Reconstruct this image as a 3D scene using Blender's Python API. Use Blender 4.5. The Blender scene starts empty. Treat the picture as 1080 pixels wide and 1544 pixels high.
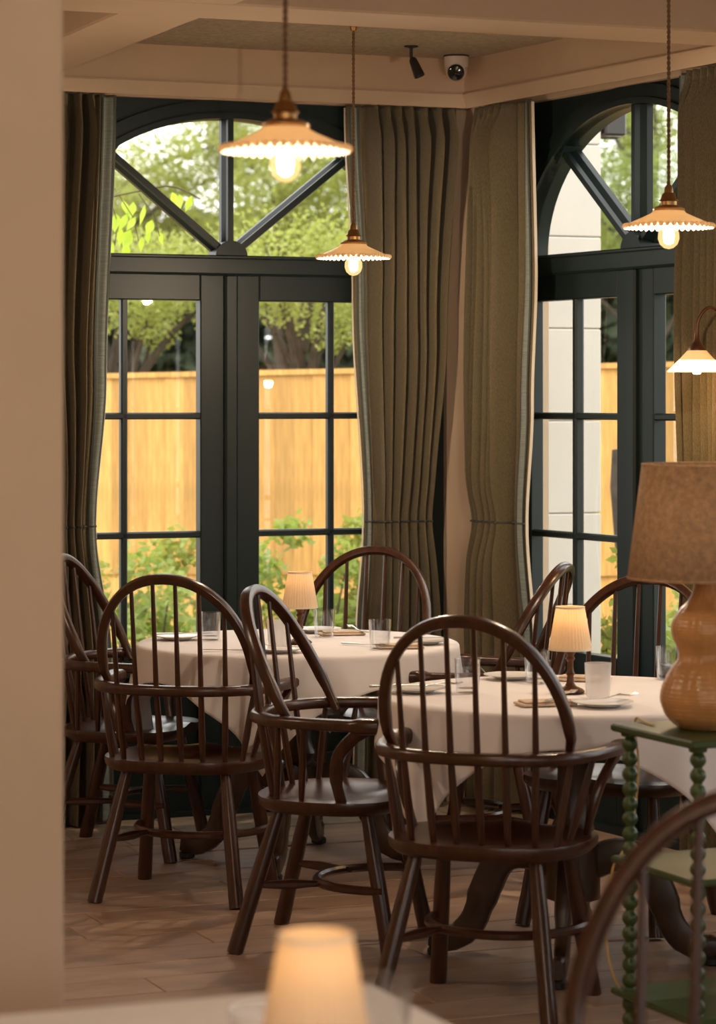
import bpy, math, random
from math import sin, cos, pi, radians, sqrt
from mathutils import Vector, Matrix

# ------------------------------------------------------------------ camera, sky, exposure
sc = bpy.context.scene
COL = sc.collection
R = random.Random(11)

cam_d = bpy.data.cameras.new('camera')
cam = bpy.data.objects.new('camera', cam_d)
COL.objects.link(cam)
cam.location = (0, 0, 1.53)
cam.rotation_euler = (pi / 2, 0, 0)
cam_d.sensor_fit = 'VERTICAL'
cam_d.sensor_height = 36.0
cam_d.sensor_width = 36.0 * 1080 / 1544
cam_d.lens = 36.0 * 4200 / 1544
cam_d.shift_y = -172 / 1544
cam_d.clip_start = 0.05
cam_d.clip_end = 300
cam_d.dof.use_dof = True
cam_d.dof.focus_distance = 8.7
cam_d.dof.aperture_fstop = 4.8
sc.camera = cam

world = bpy.data.worlds.new('sky')
sc.world = world
world.use_nodes = True
wn = world.node_tree
wn.nodes['Background'].inputs[0].default_value = (1.0, 0.985, 0.96, 1)
wn.nodes['Background'].inputs[1].default_value = 3.2

sun_d = bpy.data.lights.new('sun', 'SUN')
sun_d.energy = 1.2
sun_d.angle = radians(12)
sun_d.color = (1.0, 0.90, 0.72)
sun = bpy.data.objects.new('sun', sun_d)
COL.objects.link(sun)
sun.rotation_euler = (radians(38), 0, radians(18))      # high, from behind the house: reaches fence and trees, not the room

sc.view_settings.view_transform = 'Standard'
sc.view_settings.look = 'None'
sc.view_settings.exposure = 0.22
sc.view_settings.gamma = 1.0
sc.view_settings.use_curve_mapping = False
try:
    sc.cycles.max_bounces = 8
    sc.cycles.diffuse_bounces = 4
    sc.cycles.transparent_max_bounces = 24
    sc.cycles.sample_clamp_indirect = 4.0
    sc.cycles.caustics_reflective = False
    sc.cycles.caustics_refractive = False
except Exception:
    pass

CORNER = Vector((0.396, 10.384, 0))
ANG_L = radians(22)
ANG_R = radians(-62)


# ------------------------------------------------------------------ helpers
def mat(name, color, rough=0.6, metal=0.0, noise=None, spec=None, bump=None, sheen=0.0, coat=0.0, rnd=0.0):
    """noise=(scale, amount, (sx,sy,sz)) colour variation; bump=(scale, strength); rnd = brightness change from object to object"""
    m = bpy.data.materials.new(name)
    m.use_nodes = True
    nt = m.node_tree
    b = nt.nodes['Principled BSDF']
    b.inputs['Base Color'].default_value = (*color, 1)
    b.inputs['Roughness'].default_value = rough
    b.inputs['Metallic'].default_value = metal
    if spec is not None:
        b.inputs['Specular IOR Level'].default_value = spec
    if sheen:
        b.inputs['Sheen Weight'].default_value = sheen
    if coat:
        b.inputs['Coat Weight'].default_value = coat
        b.inputs['Coat Roughness'].default_value = 0.2
    if noise or bump:
        tc = nt.nodes.new('ShaderNodeTexCoord')
    out = None
    if noise:
        mp = nt.nodes.new('ShaderNodeMapping')
        mp.inputs['Scale'].default_value = noise[2] if len(noise) > 2 else (1, 1, 1)
        nt.links.new(tc.outputs['Object'], mp.inputs['Vector'])
        nz = nt.nodes.new('ShaderNodeTexNoise')
        nz.inputs['Scale'].default_value = noise[0]
        nz.inputs['Detail'].default_value = 5
        nz.inputs['Roughness'].default_value = 0.65
        nt.links.new(mp.outputs[0], nz.inputs['Vector'])
        cr = nt.nodes.new('ShaderNodeValToRGB')
        a = noise[1]
        cr.color_ramp.elements[0].position = 0.3
        cr.color_ramp.elements[1].position = 0.7
        cr.color_ramp.elements[0].color = (*[c * (1 - a) for c in color], 1)
        cr.color_ramp.elements[1].color = (*[min(1, c * (1 + a)) for c in color], 1)
        nt.links.new(nz.outputs['Fac'], cr.inputs[0])
        out = cr.outputs[0]
    if rnd:
        oi = nt.nodes.new('ShaderNodeObjectInfo')
        mr = nt.nodes.new('ShaderNodeMapRange')
        mr.inputs['To Min'].default_value = 1 - rnd
        mr.inputs['To Max'].default_value = 1 + rnd
        nt.links.new(oi.outputs['Random'], mr.inputs['Value'])
        hs = nt.nodes.new('ShaderNodeHueSaturation')
        nt.links.new(mr.outputs[0], hs.inputs['Value'])
        if out:
            nt.links.new(out, hs.inputs['Color'])
        else:
            hs.inputs['Color'].default_value = (*color, 1)
        out = hs.outputs[0]
    if out:
        nt.links.new(out, b.inputs['Base Color'])
    if bump:
        nb = nt.nodes.new('ShaderNodeTexNoise')
        nb.inputs['Scale'].default_value = bump[0]
        nb.inputs['Detail'].default_value = 4
        nt.links.new(tc.outputs['Object'], nb.inputs['Vector'])
        bp = nt.nodes.new('ShaderNodeBump')
        bp.inputs['Strength'].default_value = bump[1]
        bp.inputs['Distance'].default_value = 0.01
        nt.links.new(nb.outputs['Fac'], bp.inputs['Height'])
        nt.links.new(bp.outputs[0], b.inputs['Normal'])
    return m


def translucent(m, amount, color=None):
    """mix a translucent lobe into a material (lamp shades, thin cloth, leaves)"""
    nt = m.node_tree
    b = nt.nodes['Principled BSDF']
    o = nt.nodes['Material Output']
    t = nt.nodes.new('ShaderNodeBsdfTranslucent')
    if color:
        t.inputs['Color'].default_value = (*color, 1)
    elif b.inputs['Base Color'].links:
        nt.links.new(b.inputs['Base Color'].links[0].from_socket, t.inputs['Color'])
    else:
        t.inputs['Color'].default_value = b.inputs['Base Color'].default_value
    mx = nt.nodes.new('ShaderNodeMixShader')
    mx.inputs[0].default_value = amount
    nt.links.new(b.outputs[0], mx.inputs[1])
    nt.links.new(t.outputs[0], mx.inputs[2])
    nt.links.new(mx.outputs[0], o.inputs['Surface'])
    return m


def glass_mat(name, tint, blend, rough=0.02, extra=None):
    """clear thin glass: transparent, turning glossy at grazing angles; extra = share of milky diffuse"""
    m = bpy.data.materials.new(name)
    m.use_nodes = True
    nt = m.node_tree
    nt.nodes.remove(nt.nodes['Principled BSDF'])
    o = nt.nodes['Material Output']
    t = nt.nodes.new('ShaderNodeBsdfTransparent')
    t.inputs[0].default_value = (*tint, 1)
    g = nt.nodes.new('ShaderNodeBsdfGlossy')
    g.inputs['Roughness'].default_value = rough
    g.inputs['Color'].default_value = (0.95, 0.95, 0.95, 1)
    lw = nt.nodes.new('ShaderNodeLayerWeight')
    lw.inputs['Blend'].default_value = 0.5
    pw = nt.nodes.new('ShaderNodeMath')
    pw.operation = 'POWER'
    pw.inputs[1].default_value = 5 - 4 * blend
    nt.links.new(lw.outputs['Facing'], pw.inputs[0])
    ad = nt.nodes.new('ShaderNodeMath')
    ad.operation = 'MULTIPLY_ADD'
    ad.inputs[1].default_value = 0.95
    ad.inputs[2].default_value = 0.045
    nt.links.new(pw.outputs[0], ad.inputs[0])
    mx = nt.nodes.new('ShaderNodeMixShader')
    nt.links.new(ad.outputs[0], mx.inputs[0])
    nt.links.new(t.outputs[0], mx.inputs[1])
    nt.links.new(g.outputs[0], mx.inputs[2])
    src = mx.outputs[0]
    if extra:
        d = nt.nodes.new('ShaderNodeBsdfTranslucent')
        d.inputs[0].default_value = (0.95, 0.93, 0.92, 1)
        d2 = nt.nodes.new('ShaderNodeBsdfDiffuse')
        d2.inputs[0].default_value = (0.95, 0.93, 0.92, 1)
        m0 = nt.nodes.new('ShaderNodeMixShader')
        m0.inputs[0].default_value = 0.5
        nt.links.new(d.outputs[0], m0.inputs[1])
        nt.links.new(d2.outputs[0], m0.inputs[2])
        m2 = nt.nodes.new('ShaderNodeMixShader')
        m2.inputs[0].default_value = extra
        nt.links.new(src, m2.inputs[1])
        nt.links.new(m0.outputs[0], m2.inputs[2])
        src = m2.outputs[0]
    nt.links.new(src, o.inputs['Surface'])
    return m


def emit_mat(name, color, strength):
    m = bpy.data.materials.new(name)
    m.use_nodes = True
    nt = m.node_tree
    nt.nodes.remove(nt.nodes['Principled BSDF'])
    e = nt.nodes.new('ShaderNodeEmission')
    e.inputs[0].default_value = (*color, 1)
    e.inputs[1].default_value = strength
    nt.links.new(e.outputs[0], nt.nodes['Material Output'].inputs['Surface'])
    return m


def glow_glass(name, color, strength, fac):
    m = emit_mat(name, color, strength)
    nt = m.node_tree
    e = [n for n in nt.nodes if n.type == 'EMISSION'][0]
    t = nt.nodes.new('ShaderNodeBsdfTransparent')
    mx = nt.nodes.new('ShaderNodeMixShader')
    mx.inputs[0].default_value = fac
    nt.links.new(t.outputs[0], mx.inputs[1])
    nt.links.new(e.outputs[0], mx.inputs[2])
    nt.links.new(mx.outputs[0], nt.nodes['Material Output'].inputs['Surface'])
    return m


class MB:
    def __init__(s):
        s.v = []
        s.f = []

    def quadgrid(s, rows, closed=False, flip=False):
        """rows: list of equal-length lists of points"""
        n0 = len(s.v)
        m = len(rows[0])
        for r in rows:
            s.v.extend([tuple(p) for p in r])
        for i in range(len(rows) - 1):
            for j in range(m if closed else m - 1):
                a = n0 + i * m + j
                b = n0 + i * m + (j + 1) % m
                q = (a, b, b + m, a + m)
                s.f.append(q[::-1] if flip else q)
        return n0

    def box(s, c, d, M=None):
        n = len(s.v)
        for z in (-1, 1):
            for y in (-1, 1):
                for x in (-1, 1):
                    p = Vector((x * d[0] / 2, y * d[1] / 2, z * d[2] / 2))
                    if M is not None:
                        p = M @ p
                    s.v.append((p[0] + c[0], p[1] + c[1], p[2] + c[2]))
        for q in ((0, 2, 3, 1), (4, 5, 7, 6), (0, 1, 5, 4), (2, 6, 7, 3), (0, 4, 6, 2), (1, 3, 7, 5)):
            s.f.append(tuple(n + k for k in q))
        return s

    def bevbox(s, c, d, bv):
        """box with chamfered edges in plan and on top/bottom (stacked rings)"""
        x, y, z = d[0] / 2, d[1] / 2, d[2] / 2
        rings = []
        for zz, ins in ((-z, bv), (-z + bv, 0), (z - bv, 0), (z, bv)):
            X, Y = x - ins, y - ins
            b = bv
            pts = [(X - b, -Y), (X, -Y + b), (X, Y - b), (X - b, Y), (-X + b, Y), (-X, Y - b), (-X, -Y + b), (-X + b, -Y)]
            rings.append([(c[0] + p[0], c[1] + p[1], c[2] + zz) for p in pts])
        n0 = s.quadgrid(rings, closed=True)
        s.f.append(tuple(n0 + k for k in range(7, -1, -1)))
        s.f.append(tuple(n0 + 24 + k for k in range(8)))
        return s

    def lathe(s, prof, n=24, c=(0, 0, 0), cap0=True, cap1=True, wave=None):
        """prof: [(r,z)] from bottom to top"""
        rows = []
        for i, (r, z) in enumerate(prof):
            row = []
            for k in range(n):
                a = 2 * pi * k / n
                rr = r * (1 + (wave(a, i) if wave else 0))
                row.append((c[0] + rr * cos(a), c[1] + rr * sin(a), c[2] + z))
            rows.append(row)
        n0 = s.quadgrid(rows, closed=True)
        if cap0:
            s.f.append(tuple(n0 + k for k in range(n - 1, -1, -1)))
        if cap1:
            b = n0 + (len(prof) - 1) * n
            s.f.append(tuple(b + k for k in range(n)))
        return s

    def tube(s, pts, rad, n=8, sec=None, up=None, cap=True):
        """pts along a path; rad number or list; sec=(w,h) flat section factors with 'up' fixing the h axis"""
        P = [Vector(p) for p in pts]
        if not isinstance(rad, (list, tuple)):
            rad = [rad] * len(P)
        rows = []
        T0 = (P[1] - P[0]).normalized()
        ref = Vector(up) if up else (Vector((0, 0, 1)) if abs(T0.z) < 0.9 else Vector((0, 1, 0)))
        N = (ref - T0 * ref.dot(T0)).normalized()
        for i, p in enumerate(P):
            if i == 0:
                T = T0
            elif i == len(P) - 1:
                T = (P[i] - P[i - 1]).normalized()
            else:
                T = (P[i + 1] - P[i - 1]).normalized()
            if up:
                N = Vector(up) - T * Vector(up).dot(T)
            else:
                N = N - T * N.dot(T)
            N.normalize()
            B = T.cross(N)
            w, h = sec if sec else (1, 1)
            row = []
            for k in range(n):
                a = 2 * pi * (k + 0.5) / n
                cx, cy = cos(a), sin(a)
                if sec:      # squarer section
                    cx = math.copysign(abs(cx) ** 0.6, cx)
                    cy = math.copysign(abs(cy) ** 0.6, cy)
                row.append(p + (B * cx * w + N * cy * h) * rad[i])
            rows.append(row)
        n0 = s.quadgrid(rows, closed=True)
        if cap:
            s.f.append(tuple(n0 + k for k in range(n - 1, -1, -1)))
            b = n0 + (len(P) - 1) * n
            s.f.append(tuple(b + k for k in range(n)))
        return s

    def prism(s, poly, z0, z1, axis='z'):
        """extrude a 2D polygon (ccw); axis 'z': (x,y)->z, axis 'y': (x,z)->y"""
        n = len(poly)
        n0 = len(s.v)
        for h in (z0, z1):
            for p in poly:
                s.v.append((p[0], p[1], h) if axis == 'z' else (p[0], h, p[1]))
        for k in range(n):
            q = (n0 + k, n0 + (k + 1) % n, n0 + n + (k + 1) % n, n0 + n + k)
            s.f.append(q if axis == 'z' else q[::-1])
        a = tuple(n0 + k for k in range(n))
        b = tuple(n0 + n + k for k in range(n))
        if axis == 'z':
            s.f.append(a[::-1])
            s.f.append(b)
        else:
            s.f.append(a)
            s.f.append(b[::-1])
        return s

    def mesh(s, name, m=None, smooth=35):
        me = bpy.data.meshes.new(name)
        me.from_pydata([tuple(p) for p in s.v], [], s.f)
        if m:
            me.materials.append(m)
        if smooth:
            me.polygons.foreach_set('use_smooth', [True] * len(me.polygons))
            me.set_sharp_from_angle(angle=radians(smooth))
        me.update()
        return me

    def build(s, name, m, parent=None, smooth=35, loc=None, rz=0):
        return add(name, s.mesh(name, m, smooth), parent, loc, rz)


def add(name, me, parent=None, loc=None, rz=0):
    o = bpy.data.objects.new(name, me)
    COL.objects.link(o)
    o.parent = parent
    if loc:
        o.location = loc
    if rz:
        o.rotation_euler = (0, 0, rz)
    return o


def tag(o, label=None, cat=None, group=None, kind=None):
    if label:
        o['label'] = label
    if cat:
        o['category'] = cat
    if group:
        o['group'] = group
    if kind:
        o['kind'] = kind
    return o


def thing(name, label, cat, loc=(0, 0, 0), rz=0.0, group=None):
    o = add(name, None, None, loc, rz)
    return tag(o, label, cat, group)


def struct(name, loc=None, rz=0, me=None, parent=None):
    o = add(name, me, parent, loc, rz)
    o['kind'] = 'structure'
    return o


def dup(o, parent=None):
    c = o.copy()
    COL.objects.link(c)
    c.parent = parent
    for ch in list(o.children):
        dup(ch, c)
    return c


def spline(pts, n):
    """Catmull-Rom through points, n samples per span"""
    P = [Vector(p) for p in pts]
    P = [P[0] * 2 - P[1]] + P + [P[-1] * 2 - P[-2]]
    out = []
    for i in range(1, len(P) - 2):
        for k in range(n):
            t = k / n
            a, b, c, d = P[i - 1], P[i], P[i + 1], P[i + 2]
            out.append(0.5 * ((2 * b) + (c - a) * t + (2 * a - 5 * b + 4 * c - d) * t * t + (3 * b - a - 3 * c + d) * t ** 3))
    out.append(P[-2])
    return out


def lerp_tab(tab, x):
    if x <= tab[0][0]:
        return tab[0][1]
    for (x0, y0), (x1, y1) in zip(tab, tab[1:]):
        if x <= x1:
            t = (x - x0) / (x1 - x0)
            t = t * t * (3 - 2 * t)
            return y0 + (y1 - y0) * t
    return tab[-1][1]


def wallpt(side, x, b, z=0):
    a = ANG_L if side == 'L' else ANG_R
    return CORNER + Vector((cos(a) * x - sin(a) * b, sin(a) * x + cos(a) * b, z))


# ------------------------------------------------------------------ materials
M = {}
M['plaster'] = mat('plaster', (0.55, 0.405, 0.28), 0.85, noise=(1.6, 0.07), bump=(14, 0.12))
M['ceiling'] = mat('ceiling_paper', (0.42, 0.33, 0.245), 0.9, noise=(55, 0.22, (1, 1, 1)), bump=(60, 0.5))
M['frame'] = mat('dark_green_paint', (0.008, 0.015, 0.015), 0.42, noise=(4, 0.12), spec=0.28)
M['glass'] = glass_mat('window_glass', (0.97, 0.98, 0.97), 0.0, 0.01)
M['clear'] = glass_mat('drinking_glass', (0.95, 0.95, 0.95), 0.72, 0.03)
M['milky'] = glass_mat('frosted_glass', (0.96, 0.95, 0.95), 0.6, 0.1, extra=0.3)
M['linen'] = mat('curtain_linen', (0.148, 0.116, 0.062), 0.9, noise=(300, 0.30, (1, 1, 0.35)), bump=(260, 0.25), sheen=0.15)
translucent(M['linen'], 0.12)
M['braid'] = mat('braid_tape', (0.20, 0.22, 0.195), 0.9, noise=(90, 0.3, (0.2, 0.2, 4)))
M['braid_edge'] = mat('braid_edge', (0.06, 0.07, 0.06), 0.9)
M['lining'] = mat('curtain_lining', (0.75, 0.66, 0.52), 0.9)
M['wood'] = mat('dark_walnut', (0.046, 0.0145, 0.0055), 0.29, noise=(9, 0.45, (6, 6, 0.6)), spec=0.5, coat=0.15)
M['wood2'] = mat('dark_oak', (0.05, 0.025, 0.012), 0.33, noise=(9, 0.4, (3, 3, 1)))
M['cloth'] = mat('white_tablecloth', (0.83, 0.77, 0.745), 0.85, noise=(3, 0.03), bump=(9, 0.05))
translucent(M['cloth'], 0.08)
M['plank'] = mat('worn_plank', (0.36, 0.235, 0.16), 0.45, noise=(4, 0.22, (0.7, 2.6, 1)), bump=(22, 0.10), rnd=0.10)
M['stone'] = mat('threshold_stone', (0.36, 0.28, 0.20), 0.7, noise=(14, 0.25), bump=(40, 0.2), rnd=0.08)
M['brass'] = mat('aged_brass', (0.42, 0.24, 0.09), 0.38, 1.0)
M['bronze'] = mat('dark_bronze', (0.10, 0.045, 0.022), 0.4, 0.8)
M['cord'] = mat('twisted_cord', (0.16, 0.085, 0.04), 0.85, noise=(180, 0.4))
M['steel'] = mat('cutlery_steel', (0.72, 0.69, 0.64), 0.22, 1.0)
M['opal'] = mat('opal_glass', (0.93, 0.86, 0.74), 0.25)
translucent(M['opal'], 0.55, (1.0, 0.84, 0.60))
M['bead'] = mat('pressed_glass_edge', (0.95, 0.86, 0.70), 0.12)
translucent(M['bead'], 0.6, (1.0, 0.82, 0.56))
M['bulb'] = glow_glass('bulb_glass', (1.0, 0.60, 0.24), 1.6, 0.45)
M['filament'] = emit_mat('glowing_filament', (1.0, 0.62, 0.26), 60)
M['halo'] = emit_mat('lit_bulb', (1.0, 0.70, 0.36), 12)
M['shade'] = mat('pleated_silk', (0.86, 0.72, 0.53), 0.8)
translucent(M['shade'], 0.45, (0.95, 0.70, 0.42))
M['shade_trim'] = mat('shade_binding', (0.80, 0.68, 0.52), 0.8)
M['china'] = mat('china', (0.80, 0.76, 0.71), 0.25)
M['napkin'] = mat('tan_linen', (0.60, 0.45, 0.32), 0.9, noise=(60, 0.15))
M['green'] = mat('green_lacquer', (0.038, 0.064, 0.015), 0.35, noise=(5, 0.2))
M['rattan'] = mat('glazed_gourd', (0.50, 0.245, 0.085), 0.3, noise=(8, 0.2), bump=(60, 0.15))
M['linen_shade'] = mat('linen_lampshade', (0.56, 0.36, 0.20), 0.9, noise=(70, 0.25), bump=(140, 0.25))
translucent(M['linen_shade'], 0.30)
M['gold_cord'] = mat('gold_flex', (0.55, 0.36, 0.11), 0.6)
M['white_plastic'] = mat('white_plastic', (0.66, 0.60, 0.54), 0.4)
M['black'] = mat('black_lens', (0.008, 0.008, 0.008), 0.12)
M['iron'] = mat('black_metal', (0.018, 0.015, 0.013), 0.45)
M['fence'] = mat('new_softwood', (0.52, 0.285, 0.082), 0.8, noise=(5, 0.26, (9, 9, 0.8)), rnd=0.26)
M['render_white'] = mat('white_render', (0.47, 0.445, 0.405), 0.85, noise=(2, 0.04))
M['soil'] = mat('garden_ground', (0.22, 0.20, 0.11), 0.95, noise=(3, 0.4))
M['bark'] = mat('bark', (0.055, 0.042, 0.030), 0.9, noise=(12, 0.4))
M['wall_ext'] = mat('exterior_wall', (0.6, 0.55, 0.47), 0.9)


def leaf_mat(name, c, var=0.35, tr=0.45):
    m = mat(name, c, 0.55, noise=(2.2, var))
    return translucent(m, tr, (c[0] * 1.35, c[1] * 1.25, c[2] * 0.8))


M['leaf_light'] = leaf_mat('leaf_light', (0.30, 0.345, 0.095))
M['leaf_mid'] = leaf_mat('leaf_mid', (0.235, 0.295, 0.095))
M['leaf_olive'] = leaf_mat('leaf_olive', (0.30, 0.325, 0.13))
M['leaf_shade'] = leaf_mat('leaf_shade', (0.045, 0.060, 0.030), tr=0.2)  # darkness of the shade under the trees, put into the leaf colour
M['leaf_bright'] = leaf_mat('leaf_bright', (0.40, 0.55, 0.07), 0.15, 0.55)
M['leaf_shrub'] = leaf_mat('leaf_shrub', (0.26, 0.34, 0.09))

# ------------------------------------------------------------------ room shell
ROOM = [wallpt('L', 0.10, 0.22), wallpt('L', -4.2, 0.22), Vector((-3.6, -3.0, 0)), Vector((7.4, -3.0, 0)), wallpt('R', 13.5, 0.22), wallpt('R', 0.0, 0.22)]
poly = [(p.x, p.y) for p in ROOM]
floor = struct('floor', me=MB().prism(poly, -0.12, -0.006).mesh('floor', M['plank'], 0))
ceil = struct('ceiling', me=MB().prism(poly, 2.79, 2.95).mesh('ceiling', M['ceiling'], 0))

# floor boards run parallel to the garden wall, each a piece of its own
rows = 24
bw = 0.19
lens = [1.1, 1.35, 1.6]
pmesh = {}
for L in lens:
    pmesh[L] = MB().bevbox((0, 0, -0.010), (L - 0.004, bw - 0.004, 0.020), 0.0025).mesh('plank', M['plank'], 0)
for i in range(rows):
    b = -0.17 - bw * (i + 0.5)
    x = -2.55 - R.uniform(0, 1.0)
    while x < 1.9 + 0.19 * i * 0.1:
        L = R.choice(lens)
        cx = x + L / 2
        p = wallpt('L', cx, b, 0)
        e = wallpt('L', cx + L / 2, b, 0) - CORNER
        inside = (e.x * cos(ANG_R - pi / 2 + pi) + e.y * sin(ANG_R - pi / 2 + pi))
        if wallpt('L', x, b).x > -3.3 and inside < 0.15:
            o = add('plank', pmesh[L], floor, (p.x, p.y, R.uniform(-0.0012, 0)), ANG_L + (pi if R.random() < 0.5 else 0))
        x += L
# stone slabs along the threshold of the garden doors
x = -2.6
while x < -0.1:
    L = R.choice([0.26, 0.32, 0.4])
    me = MB().bevbox((0, 0, -0.008), (L - 0.006, 0.334, 0.024), 0.003).mesh('threshold_slab', M['stone'], 0)
    p = wallpt('L', x + L / 2, 0.0, 0)
    add('threshold_slab', me, floor, (p.x, p.y, 0), ANG_L)
    x += L

# window walls
wl = struct('wall_left', CORNER, ANG_L)
MB().box((0.14, 0.25, 1.4), (0.28, 0.18, 2.8)).build('wall_strip', M['plaster'], wl, 0)
MB().box((-2.96, 0.25, 1.4), (2.49, 0.18, 2.8)).build('wall_strip', M['plaster'], wl, 0)
MB().box((-2.05, 0.25, 2.72), (4.3, 0.18, 0.2)).build('lintel', M['plaster'], wl, 0)
wr = struct('wall_right', CORNER, ANG_R)
WIN_R = [0.845, 2.945, 5.045, 7.145]  # only the first is in view; the others are added for daylight
MB().box((-0.12, 0.27, 1.4), (0.21, 0.22, 2.8)).build('wall_strip', M['plaster'], wr, 0)
prev = None
for c in WIN_R:
    x0 = c + 0.86
    x1 = c + 2.1 - 0.86 if c != WIN_R[-1] else 13.6
    MB().box(((x0 + x1) / 2, 0.25, 1.4), (x1 - x0, 0.18, 2.8)).build('wall_strip', M['plaster'], wr, 0)
    w = min(x1, c + 2.1 - 0.86)
    if c == WIN_R[0]:
        MB().box(((x0 + w) / 2 + 0.0, 0.07, 1.305), (w - x0 + 0.12, 0.18, 2.61)).build('pier', M['plaster'], wr, 0)
MB().box((6.8, 0.25, 2.72), (13.6, 0.18, 0.2)).build('lintel', M['plaster'], wr, 0)
wb = struct('wall_back')  # unseen wall; its openings are added to let in fill daylight
MB().box((1.9, -3.08, 0.7), (11.4, 0.14, 1.4)).build('dado', M['plaster'], wb, 0)
MB().box((1.9, -3.08, 2.6), (11.4, 0.16, 0.4)).build('lintel', M['plaster'], wb, 0)
for xx in (-3.5, -0.9, 1.9, 4.7, 7.4):
    MB().box((xx, -3.08, 1.2), (0.4, 0.16, 2.4)).build('wall_strip', M['plaster'], wb, 0)
ws = struct('wall_side', me=MB().prism([(-3.75, -3.1), (-3.6, -3.1), (-3.52, 8.9), (-3.67, 8.9)], 0, 2.8).mesh('wall_side', M['plaster'], 0))

# pelmet boards with a small moulding at the foot, and the ceiling beams


def moulding(x0, x1, par):
    prof = [(-0.012, 2.661), (-0.012, 2.655), (0.016, 2.612), (0.024, 2.612), (0.024, 2.661)]
    m = MB()
    m.quadgrid([[(x0, b, z) for b, z in prof], [(x1, b, z) for b, z in prof]], closed=True)
    m.build('moulding', M['plaster'], par, 0)


tl = struct('trim_1', CORNER, ANG_L)
MB().box((-2.1, 0.012, 2.724), (4.24, 0.024, 0.134)).build('pelmet_board', M['plaster'], tl, 0)
moulding(-4.2, 0.012, tl)
tr = struct('trim_2', CORNER, ANG_R)
MB().box((6.7, 0.012, 2.724), (13.4, 0.024, 0.134)).build('pelmet_board', M['plaster'], tr, 0)
moulding(-0.012, 13.4, tr)


def beam(name, c, d):
    o = struct(name, CORNER, ANG_L)
    MB().bevbox(c, d, 0.006).build('beam_casing', M['plaster'], o, 0)
    return o


beam('trim_3', (-0.5, -2.12, 2.70), (7.3, 0.28, 0.184))
beam('trim_4', (-1.83, -4.6, 2.701), (0.25, 9.2, 0.182))
beam('trim_5', (0.4, -4.75, 2.70), (9.0, 0.28, 0.184))

# the pale wall end close to the camera on the left
pier = struct('wall_front', (-0.466, 4.42, 0), ANG_L)
MB().bevbox((-0.75, 0.15, 1.3955), (1.5, 0.30, 2.79), 0.006).build('wall_end', M['plaster'], pier, 0)

# ------------------------------------------------------------------ arched garden-door windows
WH = 0.86          # half width over the frame
AW, AH, AZ = 0.69, 0.505, 2.05    # arched opening
BF = 0.19          # front of frame (outward from the room)


def arc(aw, ah, n=40, z0=AZ):
    return [(aw * cos(pi * k / n), z0 + ah * sin(pi * k / n)) for k in range(n + 1)]


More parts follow.
